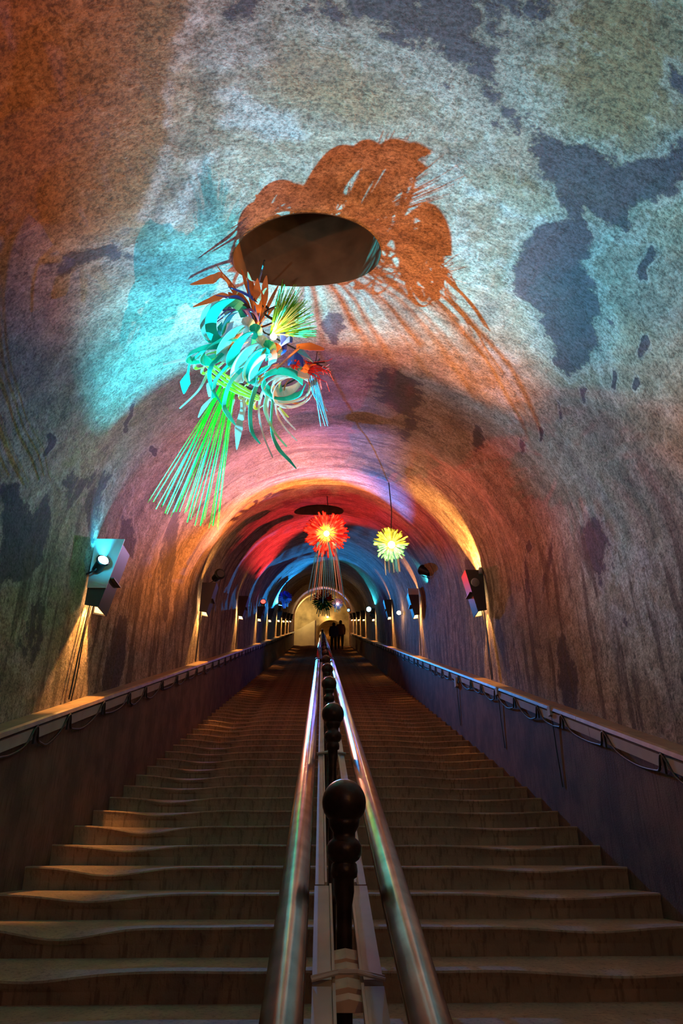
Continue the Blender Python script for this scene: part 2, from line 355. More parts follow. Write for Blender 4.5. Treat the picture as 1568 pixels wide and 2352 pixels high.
# ventilation shafts above the round openings
for k, (hx, hy, rx, ry) in enumerate(HOLES):
    n = 64; vs = []; HT = 2.2
    for j in range(9):
        for i in range(n):
            a = 2*math.pi*i/n; px, py = hx+rx*math.cos(a), hy+ry*math.sin(a); uu = R*math.asin(max(-1, min(1, (px-CX)/R)))
            zz = float(section(np.array([uu]))[1][0] - math.cos(uu/R)*relief(np.array([uu]), np.array([py]))[0]) + nz(py) - 0.004
            top = nz(hy)+HS+R+HT; vs.append((px, py, zz+(top-zz)*j/8))
    fs = [(j*n+i, (j+1)*n+i, (j+1)*n+(i+1) % n, j*n+(i+1) % n) for j in range(8) for i in range(n)]+[tuple(8*n+i for i in range(n))]
    o = link('ceiling_shaft', vs, fs, M['shaft'], None, True); struct(o)
# unseen end block added to limit ambient light, and landing height
mb = MB(); mb.box(XL-.3, XR+.3, -2.9, -2.6, -0.5, 4.4); struct(mb.build('back_blocker', M['chalk']))
zb = nz(Y0-15*T)-0.05
# ------------------------------------------------------------------ staircase
stair = bpy.data.objects.new('floor', None); C.objects.link(stair); stair.location = (0, 0, 0); struct(stair)
RISE = S*T
def step_mesh(name, seed, wear):
    r = random.Random(seed); xs = [PL-0.03+(PR-PL+0.06)*i/52 for i in range(53)]; rows = []
    for x in xs:
        wl = math.exp(-((x+1.29+r.uniform(-.002,.002))/0.27)**2); wr = math.exp(-((x-1.42)/0.34)**2); wm = 0.25*math.exp(-((x-.55)/.5)**2)+0.18*math.exp(-((x+.5)/.4)**2)
        d = wear[0]*wl+wear[1]*wr+0.012*wm+0.0015*math.sin(9*x+seed)
        # profile (y, z) relative to the nosing
        rows.append([(0.022, -RISE-0.03), (0.016, -RISE*0.6), (0.006, -0.03-d), (-0.002, -0.011-d), (0.003, -0.002-d), (0.03, -0.0005-d*0.96), (0.16, -d*0.45), (T*0.8, -d*0.12), (T+0.03, 0.001), (T+0.03, -RISE-0.03)])
    vs = [(x, yy, zz) for x, row in zip(xs, rows) for yy, zz in row]; n = 10
    fs = [(i*n+k, (i+1)*n+k, (i+1)*n+(k+1) % n, i*n+(k+1) % n) for i in range(52) for k in range(n)]+[tuple(range(n)), tuple(52*n+k for k in range(n))[::-1]]
    me = bpy.data.meshes.new(name); me.from_pydata(vs, [], [f[::-1] for f in fs]); me.materials.append(M['stone']); me.update(); return me
variants = [step_mesh('step', s, (random.uniform(.038, .055), random.uniform(.022, .036))) for s in range(6)]
for j in range(-14, 101):
    o = bpy.data.objects.new('step', variants[random.randrange(6)]); C.objects.link(o); o.parent = stair; o.location = (0, Y0+j*T, nz(Y0+j*T)+random.uniform(-.004, .004))
ZT = nz(YEND)
mb = MB(); mb.box(XL-0.2, XR+0.2, -2.6, Y0-14*T+.03, zb-0.3, zb-0.08); mb.build('landing', M['stone'], stair)
mb = MB(); mb.box(-9, 9, YEND+T-.02, YEND+16, ZT-0.3, ZT-0.002); mb.build('landing', M['stone'], stair)
# ------------------------------------------------------------------ parapets with coping and trunking
HL, HR = 0.927, 0.871
ys0, ys1 = -2.5, YEND+0.05
def slope_prism(prof, name, mat, y0=ys0, y1=ys1, parent=None):
    mb = MB(); mb.prism(prof, y0, y1, lambda p, q, t: (p, t, nz(t)+q)); return mb.build(name, mat, parent)
pl = slope_prism([(PL, -0.4), (PL, HL-.03), (XL-.08, HL-.03), (XL-.08, -0.4)], 'parapet_left', M['parapet']); struct(pl)
pr = slope_prism([(PR, -0.4), (XR+.08, -0.4), (XR+.08, HR-.03), (PR, HR-.03)], 'parapet_right', M['parapet']); struct(pr)
def coping(side):
    sgn = 1 if side == 'left' else -1; P = PL if side == 'left' else PR; H = HL if side == 'left' else HR; W = XL if side == 'left' else XR
    o = thing('coping_rail', ('gold-lit coping rail sloping along the left low wall' if side == 'left' else 'dull brown coping rail sloping along the right low wall, above grey junction boxes'), 'rail', (P, 0, nz(0)+H))
    inv = Matrix.Translation((-P, 0, -(nz(0)+H)))
    def part(prof, name, mat, y0, y1):
        q = slope_prism(prof, name, mat, y0, y1, o); q.data.transform(inv); return q
    y = ys0; k = 0
    while y < ys1:
        e = min(y+2.6, ys1)
        part([(P+sgn*.035, H-.022), (P+sgn*.03, H+.004), (P+sgn*.012, H+.012), (W-sgn*.05, H+.012), (W-sgn*.05, H-.022)], 'coping', M['coping'], y, e-0.004); y = e
    y = ys0
    while y < ys1:
        e = min(y+1.9, ys1)
        part([(P+sgn*.001, H-.115), (P+sgn*.022, H-.112), (P+sgn*.024, H-.042), (P+sgn*.001, H-.04)], 'trunking', M['trunk'], y, e-0.006); y = e
    return o
coping('left'); coping('right')
def loop_cable(side):
    sgn = 1 if side == 'left' else -1; P = PL if side == 'left' else PR; H = HL if side == 'left' else HR
    o = thing('power_cable', 'black power cable looping under the %s coping rail' % side, 'cable', (P, 0, nz(0)+H)); off = Vector((P, 0, nz(0)+H))
    y = 0.2; mb = MB(); pts = []; r = random.Random(4 if side == 'left' else 9); ks = []
    while y < YEND-3:
        st = r.uniform(.48, .8) if side == 'left' else r.uniform(.5, .9); sag = r.uniform(.018, .06)
        pts += [(P+sgn*.033, y, nz(y)+H-.03), (P+sgn*.034, y+.05, nz(y+.05)+H-.12), (P+sgn*.022, y+.14, nz(y+.14)+H-.128-sag*.5), (P+sgn*.014, y+st*.5, nz(y+st*.5)+H-.13-sag), (P+sgn*.02, y+st*.82, nz(y+st*.82)+H-.132)]
        ks.append(y); y += st
    P2 = [Vector(p)-off for p in smoothpath(pts, 4)]
    mb.tube(P2, 0.009 if side == 'left' else 0.008, 6); mb.build('cord', M['cable'], o, True)
    for y in ks:
        b = MB(); b.prism([(P+sgn*.024, H-.135), (P+sgn*.037, H-.135), (P+sgn*.037, H-.02), (P+sgn*.024, H-.02)], y-.012, y+.014, lambda p, q, t: (p-off.x, t, nz(t)+q-off.z)); b.build('strap', M['cable'], o)
loop_cable('left'); loop_cable('right')
for px, py, lab, sc in ((1048, 1568, 'grey junction box under the right rail, farthest and tallest of the three', 1.5), (1143, 1588, 'small grey junction box under the right rail, between two others', .9), (1265, 1634, 'small grey junction box under the right rail, nearest to the camera', .9)):
    p = at_x(px, py, PR-.02); t = thing('junction_box', lab, 'box', p)
    b = MB(); b.box(-.022, .02, -.035*sc, .035*sc, -.04*sc, .045*sc); b.build('case', M['grey'], t)
    b = MB(); b.tube([(0,0,-.04*sc), (.005,.01,-.3), (.012,.0,-.6)], .005, 6); b.build('lead', M['cable'], t)
# ------------------------------------------------------------------ central railing
HRAIL, HBALL, HBAR = 0.93, 1.07, 0.832; XC = 0.064
def ybar(py, h=HBAR):
    rr = ray(784, py); return rr.y*(h-EYE)/(rr.z-S*rr.y)
RB = thing('center_railing', 'metal double handrail with black ball topped posts up the middle of the stairs', 'railing', (XC, 0, nz(0)))
off = Vector((XC, 0, nz(0)))
YCL = ybar(1517, HRAIL)
for s in (-1, 1):
    # moulded rail section, extruded along the slope in lengths
    prof = [(.036*math.cos(a)*(1-.10*(math.sin(a) < -.3)), .033*math.sin(a)+(.004 if abs(math.cos(a)) < .3 and math.sin(a) > 0 else 0)) for a in [2*math.pi*k/20 for k in range(20)]]
    for (a, b_) in ((-2.2, YCL-.07), (YCL+.07, 27.0), (27.15, YEND-.4)):
        mb = MB(); mb.prism(prof[::-1], a, b_, lambda p, q, t: (s*.12+p, t, S*t+HRAIL+q)); o = mb.build('handrail', M['brass'], RB, True)
for xo, s in ((-.053, -1), (.053, 1)):
    for (a, b_, wd) in ((-2.2, ybar(2274), .020), (ybar(2258), ybar(2040), .020), (ybar(2037), ybar(1739), .013), (ybar(1736), 24, .013), (24.1, YEND-.5, .013)):
        mb = MB(); x0 = xo if wd > .015 else xo*1.1
        mb.prism([(-wd, -.006), (wd, -.006), (wd, .006), (-wd, .006)], a, b_, lambda p, q, t: (x0+p, t, S*t+HBAR+q))
        mb.prism([(-.003, 0), (.003, 0), (.003, .02), (-.003, .02)], a, b_, lambda p, q, t: (x0-s*(wd+.004)+p, t, S*t+HBAR+q-.008)); mb.build('lower_bar', M['bar'], RB)
def post(y):
    z = S*y; b = MB()
    H_ = HBALL; prof = [(.050, .0), (.050, .02), (.030, .022), (.026, .05), (.019, .08), (.0185, .30), (.026, .305), (.026, .335), (.0185, .34), (.0185, H_-.23), (.024, H_-.20), (.024, H_-.172), (.031, H_-.168), (.033, H_-.155), (.031, H_-.14), (.027, H_-.136), (.036, H_-.130), (.043, H_-.118), (.043, H_-.100), (.036, H_-.088), (.028, H_-.082), (.028, H_-.07), (.037, H_-.055), (.040, H_-.035)]
    b.lathe(prof, 20, (0, y, z)); p = b.build('post', M['iron'], RB, True)
    b = MB(); b.lathe([(.056*math.sin(math.pi*k/14)+1e-4, -.056*math.cos(math.pi*k/14)) for k in range(15)], 24, (0, y, z+HBALL)); 
    b.build('ball_finial', M['iron'], p, True)
PB = at_x(790, 1843, XC); dyp = .965*(PB-CAM).dot(FWD)*math.cos(PHI)/math.cos(TH-PHI)
y = PB.y; HBALL = PB.z-nz(PB.y); posts = []
for k in range(0, 27): posts.append(y+k*dyp)
for yy in posts:
    if yy < YEND-.5: post(yy)
def tie(y, wd, name='tie_bar', r=.008):
    b = MB(); z = S*y+HBAR+.012
    b.tube([(-wd, y, z), (-.02, y-.01, z+.012), (.02, y-.01, z+.012), (wd, y, z)], r, 6); b.tube([(-wd, y-.03, z), (-.02, y-.012, z+.01), (.02, y-.012, z+.01), (wd, y-.03, z)], r*.8, 6); b.build(name, M['bar'], RB)
tie(ybar(2262), .075, r=.005); tie(ybar(1738), .08)
b = MB()
for s in (-1, 1): b.lathe([(.044, -.07), (.048, -.05), (.048, .05), (.044, .07)], 16, (s*.12, YCL, S*YCL+HRAIL), (0, 1, S))
b.tube([(-.13, YCL, S*YCL+HRAIL), (.13, YCL, S*YCL+HRAIL)], .03, 10); b.build('joint_clamp', M['iron'], RB, True)
for ya_, yb_ in ((2298, 2283), (2270, 2247), (2226, 2211), (2203, 2180)):
    yy = (ybar(ya_)+ybar(yb_))/2; ln = ybar(yb_)-ybar(ya_); b = MB(); b.prism([(-.036, -.01), (.036, -.01), (.034, .006), (0, .012), (-.034, .006)], yy-ln/2, yy+ln/2, lambda p, q, t: (p, t, S*t+HBAR-.01+q)); b.build('bridge_plate', M['pad'], RB)
# ------------------------------------------------------------------ wall lamps
def spot_head(parent, loc, direction, emat, sc=1.0):
    d = Vector(direction).normalized(); b = MB(); b.lathe([(.030*sc, -.09*sc), (.042*sc, -.08*sc), (.048*sc, .03*sc), (.062*sc, .045*sc), (.062*sc, .06*sc)], 16, loc, d); h = b.build('spot_head', M['black'], parent, True)
    b = MB(); b.lathe([(.05*sc, .0), (.044*sc, .012*sc)], 16, Vector(loc)+d*.058*sc, d); b.build('lens', emat, h)
    b = MB(); b.tube([Vector(loc)-Vector((.0, 0, .0)), Vector(loc)+Vector((-.04, 0, -.06))*sc, (0.0, loc[1], loc[2]-.10*sc)], .008, 6); b.build('arm', M['black'], parent)
def wall_box(p, side, label, wid=.22, H=.52, up=None, down=1.0, group='wall lamp boxes', cable=True, detail=True, flap=True, headside=None, skin=None):
    t = thing('wall_lamp', label, 'lamp', p, group); s = 1 if side == 'left' else -1; hw = wid/2; skin = skin or M['housing']
    # trapezoid side profile (out, z)
    ot, ob = .23, .115
    def fn(p_, q, yy): return (s*p_, yy, q)
    b = MB(); th = .008
    b.prism([(0, .02), (ob, 0), (ot, H), (0, H)], -hw, -hw+th, fn); b.prism([(0, .02), (ob, 0), (ot, H), (0, H)], hw-th, hw, fn)
    b.prism([(ob-th, 0), (ob, 0), (ot, H), (ot-th, H)], -hw+th, hw-th, fn); b.prism([(0, H*.45), (ot-.03, H*.45), (ot-.03, H*.45+th), (0, H*.45+th)], -hw+th, hw-th, fn)
    b.build('housing', skin, t)
    b = MB(); b.prism([(ob-th-.004, .004), (ob-th-.001, .004), (ob+.04, H*.44), (ob+.037, H*.44)], -hw+th, hw-th, fn); b.prism([(.01, .03), (ob-.012, .012), (ob+.03, H*.42), (.01, H*.42)], hw-th-.004, hw-th-.001, fn)
    b.build('reflector', M['inner'], t)
    b = MB(); b.lathe([(.02, 0), (.034, .012), (.036, .05), (.02, .06)], 12, (s*.055, 0, .17)); b.build('bulb', M['e_warm'], t)
    if down > 0:
        l = spot('downlight', Vector(p)+Vector((s*.07, 0, .13)), Vector(p)+Vector((-s*.02, -.0, -.5)), AMBER, 90*down, 66, .3, .012)
        l2 = point('lamp_glow', Vector(p)+Vector((s*.06, 0, .10)), WARM, 1.8*down*(1 if p[1] < 12 else 4), .02)
    if up:
        spot('uplight', Vector(p)+Vector((s*.09, 0, H*.62)), Vector(p)+Vector((s*.06, 0, 2.0)), up[0], up[1]*1.6, up[2] if len(up) > 2 else 60, .5, .015)
        b = MB(); b.lathe([(.02, 0), (.034, .012), (.036, .04), (.02, .05)], 12, (s*.075, 0, H*.52)); b.build('up_bulb', M['e_warm'], t)
    if cable:
        b = MB(); zt = nz(p[1])+(HL if side == 'left' else HR)-p[2]
        for q in range(2): b.tube(smoothpath([(s*.02, -.05+.05*q, .05), (s*.012, -.07+.03*q, zt*.3), (s*.012, -.10+.06*q, zt*.7), (s*.012, -.12+.05*q, zt+.01)], 4), .006, 6)
        b.build('cable', M['cable'], t)
    return t
def lw(px, py, side): return at_x(px, py, XL+.03 if side == 'left' else XR-.03)
# nearest pair and the cyan spot
p = lw(203, 1405, 'left'); L1 = wall_box(p, 'left', 'nearest left wall lamp box, blue-lit side plate with a cyan spot clamped on it', .24, .56, None, 1.4)
b = MB(); b.prism([(.0, .16), (.155, .16), (.245, .60), (.0, .60)], -.135, -.126, lambda a, c_, yy: (a, yy, c_)); b.build('side_plate', M['sheet'], L1)
hp = Vector((.10, -.20, .34)); tgt_c = at_vault(740, 560)
spot_head(L1, hp, tgt_c-(Vector(p)+hp), M['e_cyan'], .9)
CY = Vector(p)+hp+(tgt_c-(Vector(p)+hp)).normalized()*.10
spot('cyan_spot', CY, at_vault(780, 540), CYAN, 2400, 66, 1.0, .012)
spot('cyan_halo', CY, at_vault(1330, 930), (0.12, .62, 1.0), 380, 66, 1.0, .012)
spot('plate_spill', Vector(p)+Vector((.16, -.42, .30)), Vector(p)+Vector((.13, -.13, .42)), CYAN, 2.5, 90, .8, .02)  # spot added in front of the plate to act as lens spill
spot('cyan_spill', Vector(p)+Vector((.10, -.16, .40)), Vector(p)+Vector((-.02, -.3, 1.2)), CYAN, 25, 70, .6, .02)
p = lw(460, 1412, 'left'); wall_box(p, 'left', 'second dark lamp box on the left wall, below a round unlit spot', .24, .50, (AMBER, 60, 50), 1.3)
q = lw(478, 1330, 'left'); t = thing('spot_lamp', 'round dark spot lamp above the second box on the left wall', 'lamp', q); spot_head(t, (.16, 0, .06), (.6, -1, .1), M['black'], 1.5)
spot('pink_wash_ceiling', Vector(q)+Vector((.30, -.1, .15)), at_vault(900, 880), (1.0, .33, .20), 900, 62, .8, .02)
p = lw(546, 1420, 'left'); wall_box(p, 'left', 'third dark lamp box on the left wall', .24, .50, (AMBER, 16, 40), 1.2)
p = lw(590, 1425, 'left'); t = wall_box(p, 'left', 'left wall lamp box with a glowing red spot', .24, .40, None, 1.2)
spot_head(t, (.16, -.1, .50), (.1, -1, .3), M['e_red'], 1.5)
spot('red_spot', Vector(p)+Vector((.32, 0, .6)), at_vault(760, 1125), RED, 6500, 28, .8, .03)
for px, lab, c in ((615, 'fifth dark lamp box on the left wall, just past the red spot', 1.2), (636, 'sixth lamp box on the left wall, a bright warm dot', 1.3), (648, 'seventh lamp box on the left wall, a bright warm dot', 1.3), (657, 'eighth lamp box on the left wall, a bright warm dot', 1.3), (664, 'ninth and farthest lamp box on the left wall', 1.3)):
    p = lw(px, 1427 if px < 640 else 1428, 'left'); wall_box(p, 'left', lab, .24, .45, (WARM, 10, 40), c*1.4)
p = lw(636, 1395, 'left'); t = thing('spot_lamp', 'small cyan spot lamp on the left wall beyond the red one', 'lamp', p); spot_head(t, (.12, 0, 0), (.2, -.4, 1), M['e_blue'], 1.5)
spot('blue_spot', Vector(p)+Vector((.10, 0, .15)), at_vault(700, 1262), (0.02, 0.35, 1.0), 5500, 40, .6, .03)
# right side
p = lw(1113, 1412, 'right'); R1 = wall_box(p, 'right', 'nearest right wall lamp box, black, with a grey disc and an amber glow above', .26, .56, (AMBER, 260, 66), .55)
b = MB(); b.lathe([(.052, 0), (.056, .01), (.05, .02)], 20, (-.12, -.14, .38), (.1, -1, -.2)); b.build('grey_disc', M['grey'], R1, True)
b = MB(); b.lathe([(.03, 0), (.03, .06), (.02, .09)], 12, (-.03, -.13, .50)); b.build('knob', M['grey'], R1, True)
p = lw(962, 1418, 'right'); t = wall_box(p, 'right', 'second right wall lamp box with a blue-lit plate on top', .26, .50, (AMBER, 130, 55), 1.0, skin=M['housing'])
b = MB(); b.prism([(.0, .46), (.22, .46), (.24, .60), (.0, .60)], -.14, -.13, lambda a, c_, yy: (-a, yy, c_)); b.build('side_plate', M['sheet'], t)
q = lw(990, 1312, 'right'); t = thing('spot_lamp', 'black hooded spot lamp above the second box on the right wall', 'lamp', q); spot_head(t, (-.12, 0, .0), (-.6, .5, .5), M['black'], 1.6)
spot('cyan_wash_right', Vector(q)+Vector((-.10, .15, -.15)), Vector((XR, q[1]+.5, q[2]+.3)), CYAN, 40, 80, .6, .02)
spot('orange_cross_left', Vector(q)+Vector((-.25, -.2, .1)), at_x(400, 1040, XL), (1.0, .28, .05), 4200, 50, .8, .02)  # extra spot added here to throw orange on the left wall
spot('blue_wash_ceiling', Vector(q)+Vector((-.25, .0, .15)), at_vault(650, 1030), (0.01, 0.28, 1.0), 2600, 40, .7, .02)
p = lw(899, 1421, 'right'); wall_box(p, 'right', 'third black lamp box on the right wall', .24, .55, (AMBER, 40, 40), 1.5)
q = lw(922, 1408, 'right'); t = thing('bulkhead_lamp', 'small round warm bulb between the second and third boxes of the right wall', 'lamp', q)
b = MB(); b.lathe([(.02, -.04), (.05, -.02), (.055, .02), (.03, .05)], 14, (-.07, 0, 0)); b.build('bulb', M['e_warm'], t, True); b = MB(); b.lathe([(.05, 0), (.05, .02)], 12, (0, 0, 0), (-1, 0, 0)); b.build('wall_plate', M['black'], t)
b = MB(); b.tube([(0, 0, 0), (-.06, 0, 0)], .01, 6); b.build('arm', M['black'], t)
point('bulb_light', Vector(q)+Vector((-.14, 0, 0)), WARM, 14, .04)
q = lw(862, 1400, 'right'); t = thing('spot_lamp', 'glaring cyan spot lamp on the right wall', 'lamp', q); spot_head(t, (-.22, 0, .0), (-.45, -1, -.25), M['e_cyan'], 1.9)
spot('cyan_spot_right', Vector(q)+Vector((-.12, -.2, .1)), Vector((XR-.1, q[1]-2, nz(q[1])+3.0)), CYAN, 160, 80, .6, .03)
spot('violet_wash', Vector(q)+Vector((-.32, -.3, .0)), at_x(560, 1300, XL), (.16, .14, 1.0), 150, 70, .8, .03)  # added for the blue-violet ambient on the left wall
for px, lab in ((861, 'fourth lamp box on the right wall, below the cyan spot'), (838, 'fifth lamp box on the right wall, warm and bright'), (826, 'sixth lamp box on the right wall, warm and bright'), (817, 'seventh lamp box on the right wall, warm and bright'), (810, 'eighth lamp box on the right wall, warm and bright'), (803, 'ninth and farthest lamp box on the right wall')):
    p = lw(px, 1425, 'right'); wall_box(p, 'right', lab, .24, .45, (WARM, 14, 40), 1.7)
q = lw(808, 1402, 'right'); t = thing('spot_lamp', 'small blue spot lamp near the far end of the right wall', 'lamp', q); spot_head(t, (-.2, 0, .0), (-.4, -1, -.2), M['e_blue'], 1.8)
spot('blue_spot_right', Vector(q)+Vector((-.15, -.2, .1)), Vector((.2, q[1]-1, nz(q[1])+4.0)), BLUE, 500, 80, .6, .03)

# side-wall lamps outside the frame, the orange spot, and fills added without a source
spot('warm_wash_left', (XL+.3, -.3, nz(-.3)+1.9), (-.8, .9, nz(.9)+4.0), ORANGE, 170, 86, 1.0, .05)
spot('warm_wash_right', (XR-.3, -.5, nz(-.5)+1.9), (.9, .9, nz(.9)+4.0), (1.0, .42, .2), 110, 80, 1.0, .05)  # added wash, tints the upper right vault brownish
spot('amber_wash_right', (XR-.15, 2.8, nz(2.8)+1.75), (1.5, 2.7, nz(2.8)+4.0), AMBER, 50, 85, .7, .02)
spot('orange_spot', (XR-.3, 6.2, nz(6.2)+1.7), at_vault(800, 600), (1.0, .30, .05), 1050, 50, .8, .02)
spot('warm_wash_step', (1.2, -1.5, nz(-1.5)+3.2), (0, 3.2, nz(3.2)), WARM, 26, 90, .6, .05)  # added fill warming the near steps
point('pale_wash', (.3, -.9, nz(-.9)+3.2), (0.85, 0.7, 1.0), 5, .15)  # added pale ambient fill, no lamp hangs here
# ------------------------------------------------------------------ end hall
ye = YEND+0.35
def arch_pts(cx, r, hs, z0, n=20): return [(cx-r, z0)]+[(cx-r*math.cos(math.pi*k/n), z0+hs+r*math.sin(math.pi*k/n)) for k in range(n+1)]+[(cx+r, z0)]
def arch_wall(name, y, th, cx, r, hs, z0, X0, X1, Z1, mat):
    pts = arch_pts(cx, r, hs, z0); n = len(pts); vs = []; fs = []
    for yy in (y, y+th):
        vs += [(a, yy, b_) for a, b_ in pts]
        for a, b_ in pts:
            dx, dz = a-cx, max(b_-z0-hs, 0)
            if dz <= 0.001: q = (X0 if dx < 0 else X1, b_)
            else:
                k = min((Z1-z0-hs)/dz, (X1-cx)/abs(dx) if abs(dx) > 1e-6 else 1e9); q = (cx+dx*k, z0+hs+dz*k)
            vs.append((q[0], yy, q[1]))
    for i in range(n-1):
        fs.append((i, i+1, n+i+1, n+i)); fs.append((2*n+i, 3*n+i, 3*n+i+1, 2*n+i+1)); fs.append((i, 2*n+i, 2*n+i+1, i+1))
    return struct(link(name, vs, fs, mat))
arch_wall('wall_arch', ye, .35, .02, 1.88, 2.05, ZT-.0, -9, 9, ZT+9, M['hall'])
HY = YEND+2.7
pa = at_y(760, 1424, HY); ra = .98; hsa = pa.z-ZT-ra
arch_wall('wall_front', HY, .4, pa.x, ra, hsa, ZT, -9, 9, ZT+9, M['hall'])
mb = MB(); yy_ = HY-.7; A_, B_, C_ = at_y(655, 1462, yy_), at_y(690, 1443, yy_), at_y(723, 1424, yy_)
mb.prism([(A_.x-1, ZT), (C_.x, ZT), (C_.x, C_.z), (B_.x, B_.z), (A_.x-1, A_.z-.3)], yy_, yy_+.3, lambda p, q, t: (p, t, q)); struct(mb.build('wall_pale', M['hallflat']))
mb = MB(); mb.box(C_.x, C_.x+.10, yy_-.05, yy_+.3, ZT, C_.z-.05); struct(mb.build('trim_1', M['parapet']))
cxa = pa.x-.1
# rough vault of the hall and the passage behind
def barrel(name, y0, y1, cx, r, hs, z0, mat, bump_=0.0, ns=24, ny=20):
    vs = []; pts = arch_pts(cx, r, hs, z0, ns); n = len(pts)
    for j in range(ny+1):
        for a, b_ in pts:
            d = random.uniform(-bump_, bump_); vs.append((a+d, y0+(y1-y0)*j/ny, b_+d))
    fs = [(j*n+i, (j+1)*n+i, (j+1)*n+i+1, j*n+i+1) for j in range(ny) for i in range(n-1)]
    return struct(link(name, vs, fs, mat, None, True))
barrel('ceiling_hall', ye+.3, HY+.1, .3, 2.7, 3.3, ZT, M['hall'], .10)
barrel('ceiling_passage', HY+.3, HY+9, cxa+.1, ra, hsa, ZT, M['hall'], .02)
mb = MB(); mb.box(-4, 4, HY+9, HY+9.2, ZT-.2, ZT+4); struct(mb.build('wall_passage_end', M['hall']))
point('hall_light', (-1.2, YEND+1.0, ZT+2.9), (1.0, 0.76, 0.34), 80, .1)
point('hall_light_high', (1.0, YEND+1.2, ZT+4.3), (1.0, 0.68, 0.26), 18, .1)
t = thing('passage_lamp', 'bright amber lamp over the dark passage arch at the far end', 'lamp', at_y(752, 1418, HY-.1))
b = MB(); b.lathe([(.03, -.06), (.07, -.02), (.07, .03), (.03, .07)], 12, (0, -.08, 0)); b.build('bulb', M['e_bulb'], t, True); b = MB(); b.box(-.05, .05, -.03, .1, -.04, .04); b.build('base', M['black'], t)
point('passage_light', at_y(754, 1421, HY-.3), (1.0, .45, .10), 10, .05)
point('passage_glow', (pa.x, HY+4, ZT+1.8), (1.0, .38, .08), 14, .1)
point('stair_top_fill', (.2, YEND-1.5, ZT+3.0), (1.0, .34, .06), 60, .1)  # fill added to warm the top steps, no fixture
# ------------------------------------------------------------------ people
def person(label, foot, hgt, coat, trousers, hair, stride, lean):
    k = hgt/1.8; t = thing('person', label, 'person', foot)
    me = bpy.data.meshes.new('body')
    J = dict(pel=(0,0,.95), ch=(0,-.02+lean,1.28), nk=(0,lean,1.50), hd=(0,lean+.02,1.62), tp=(0,lean+.02,1.76),
             ls=(-.18,lean,1.42), le=(-.235,lean-.03,1.15), lh=(-.225,lean+.10,.91), rs=(.18,lean,1.42), re=(.235,lean-.03,1.15), rh=(.225,lean+.10,.91),
             lp=(-.10,0,.90), lk=(-.11,stride*.5,.50), la=(-.11,-stride*.1,.09), lt=(-.12,-stride*.1+.15,.04), rp=(.10,0,.90), rk=(.11,.12+stride*.3,.56), ra=(.11,stride,.22), rt=(.12,stride+.15,.18))
    R_ = dict(pel=.20, ch=.22, nk=.07, hd=.11, tp=.09, ls=.10, le=.075, lh=.05, rs=.10, re=.075, rh=.05, lp=.12, lk=.085, la=.06, lt=.045, rp=.12, rk=.085, ra=.06, rt=.045)
    E = [('pel','ch'),('ch','nk'),('nk','hd'),('hd','tp'),('ch','ls'),('ls','le'),('le','lh'),('ch','rs'),('rs','re'),('re','rh'),('pel','lp'),('lp','lk'),('lk','la'),('la','lt'),('pel','rp'),('rp','rk'),('rk','ra'),('ra','rt')]
    names = list(J); me.from_pydata([tuple(c*k for c in J[n]) for n in names], [(names.index(a), names.index(b_)) for a, b_ in E], [])
    o = bpy.data.objects.new('body', me); C.objects.link(o); o.parent = t; me.materials.append(coat); me.materials.append(trousers)
    sk = o.modifiers.new('skin', 'SKIN'); 
    for i, n in enumerate(names):
        me.skin_vertices[0].data[i].radius = (R_[n]*k, R_[n]*k*(.75 if n in ('pel','ch') else 1)); me.skin_vertices[0].data[i].use_root = (n == 'pel')
    o.modifiers.new('sub', 'SUBSURF').levels = 2; o.modifiers['sub'].render_levels = 2
    dg = bpy.context.evaluated_depsgraph_get(); ev = bpy.data.meshes.new_from_object(o.evaluated_get(dg)); o.modifiers.clear(); o.data = ev
    ev.materials.clear(); ev.materials.append(coat); ev.materials.append(trousers); ev.materials.append(hair)
    for pl_ in ev.polygons: pl_.use_smooth = True; pl_.material_index = 1 if pl_.center.z < .86*k else (2 if pl_.center.z > 1.53*k else 0)
    return t
NAVY = simple('navy_coat', (0.03, 0.05, 0.26), .8); DK = simple('dark_cloth', (0.03, 0.03, 0.05), .85); BRN = simple('dark_brown_coat', (0.11, 0.06, 0.05), .85); HAIR = simple('dark_hair', (.02, .013, .01), .7)
def foot(px, py, ysnap):
    p = at_y(px, py, ysnap); j = round((ysnap-Y0)/T); return (p.x, Y0+j*T+.12, nz(Y0+j*T)-.0)
person('shorter person in a navy coat climbing the stairs, seen from behind', foot(766, 1490, 37.7), 1.72, NAVY, DK, HAIR, .30, .05)
person('taller person in a dark brown coat climbing at the right of the navy coat', foot(782, 1486, 39.6), 1.86, BRN, DK, HAIR, .30, .05)
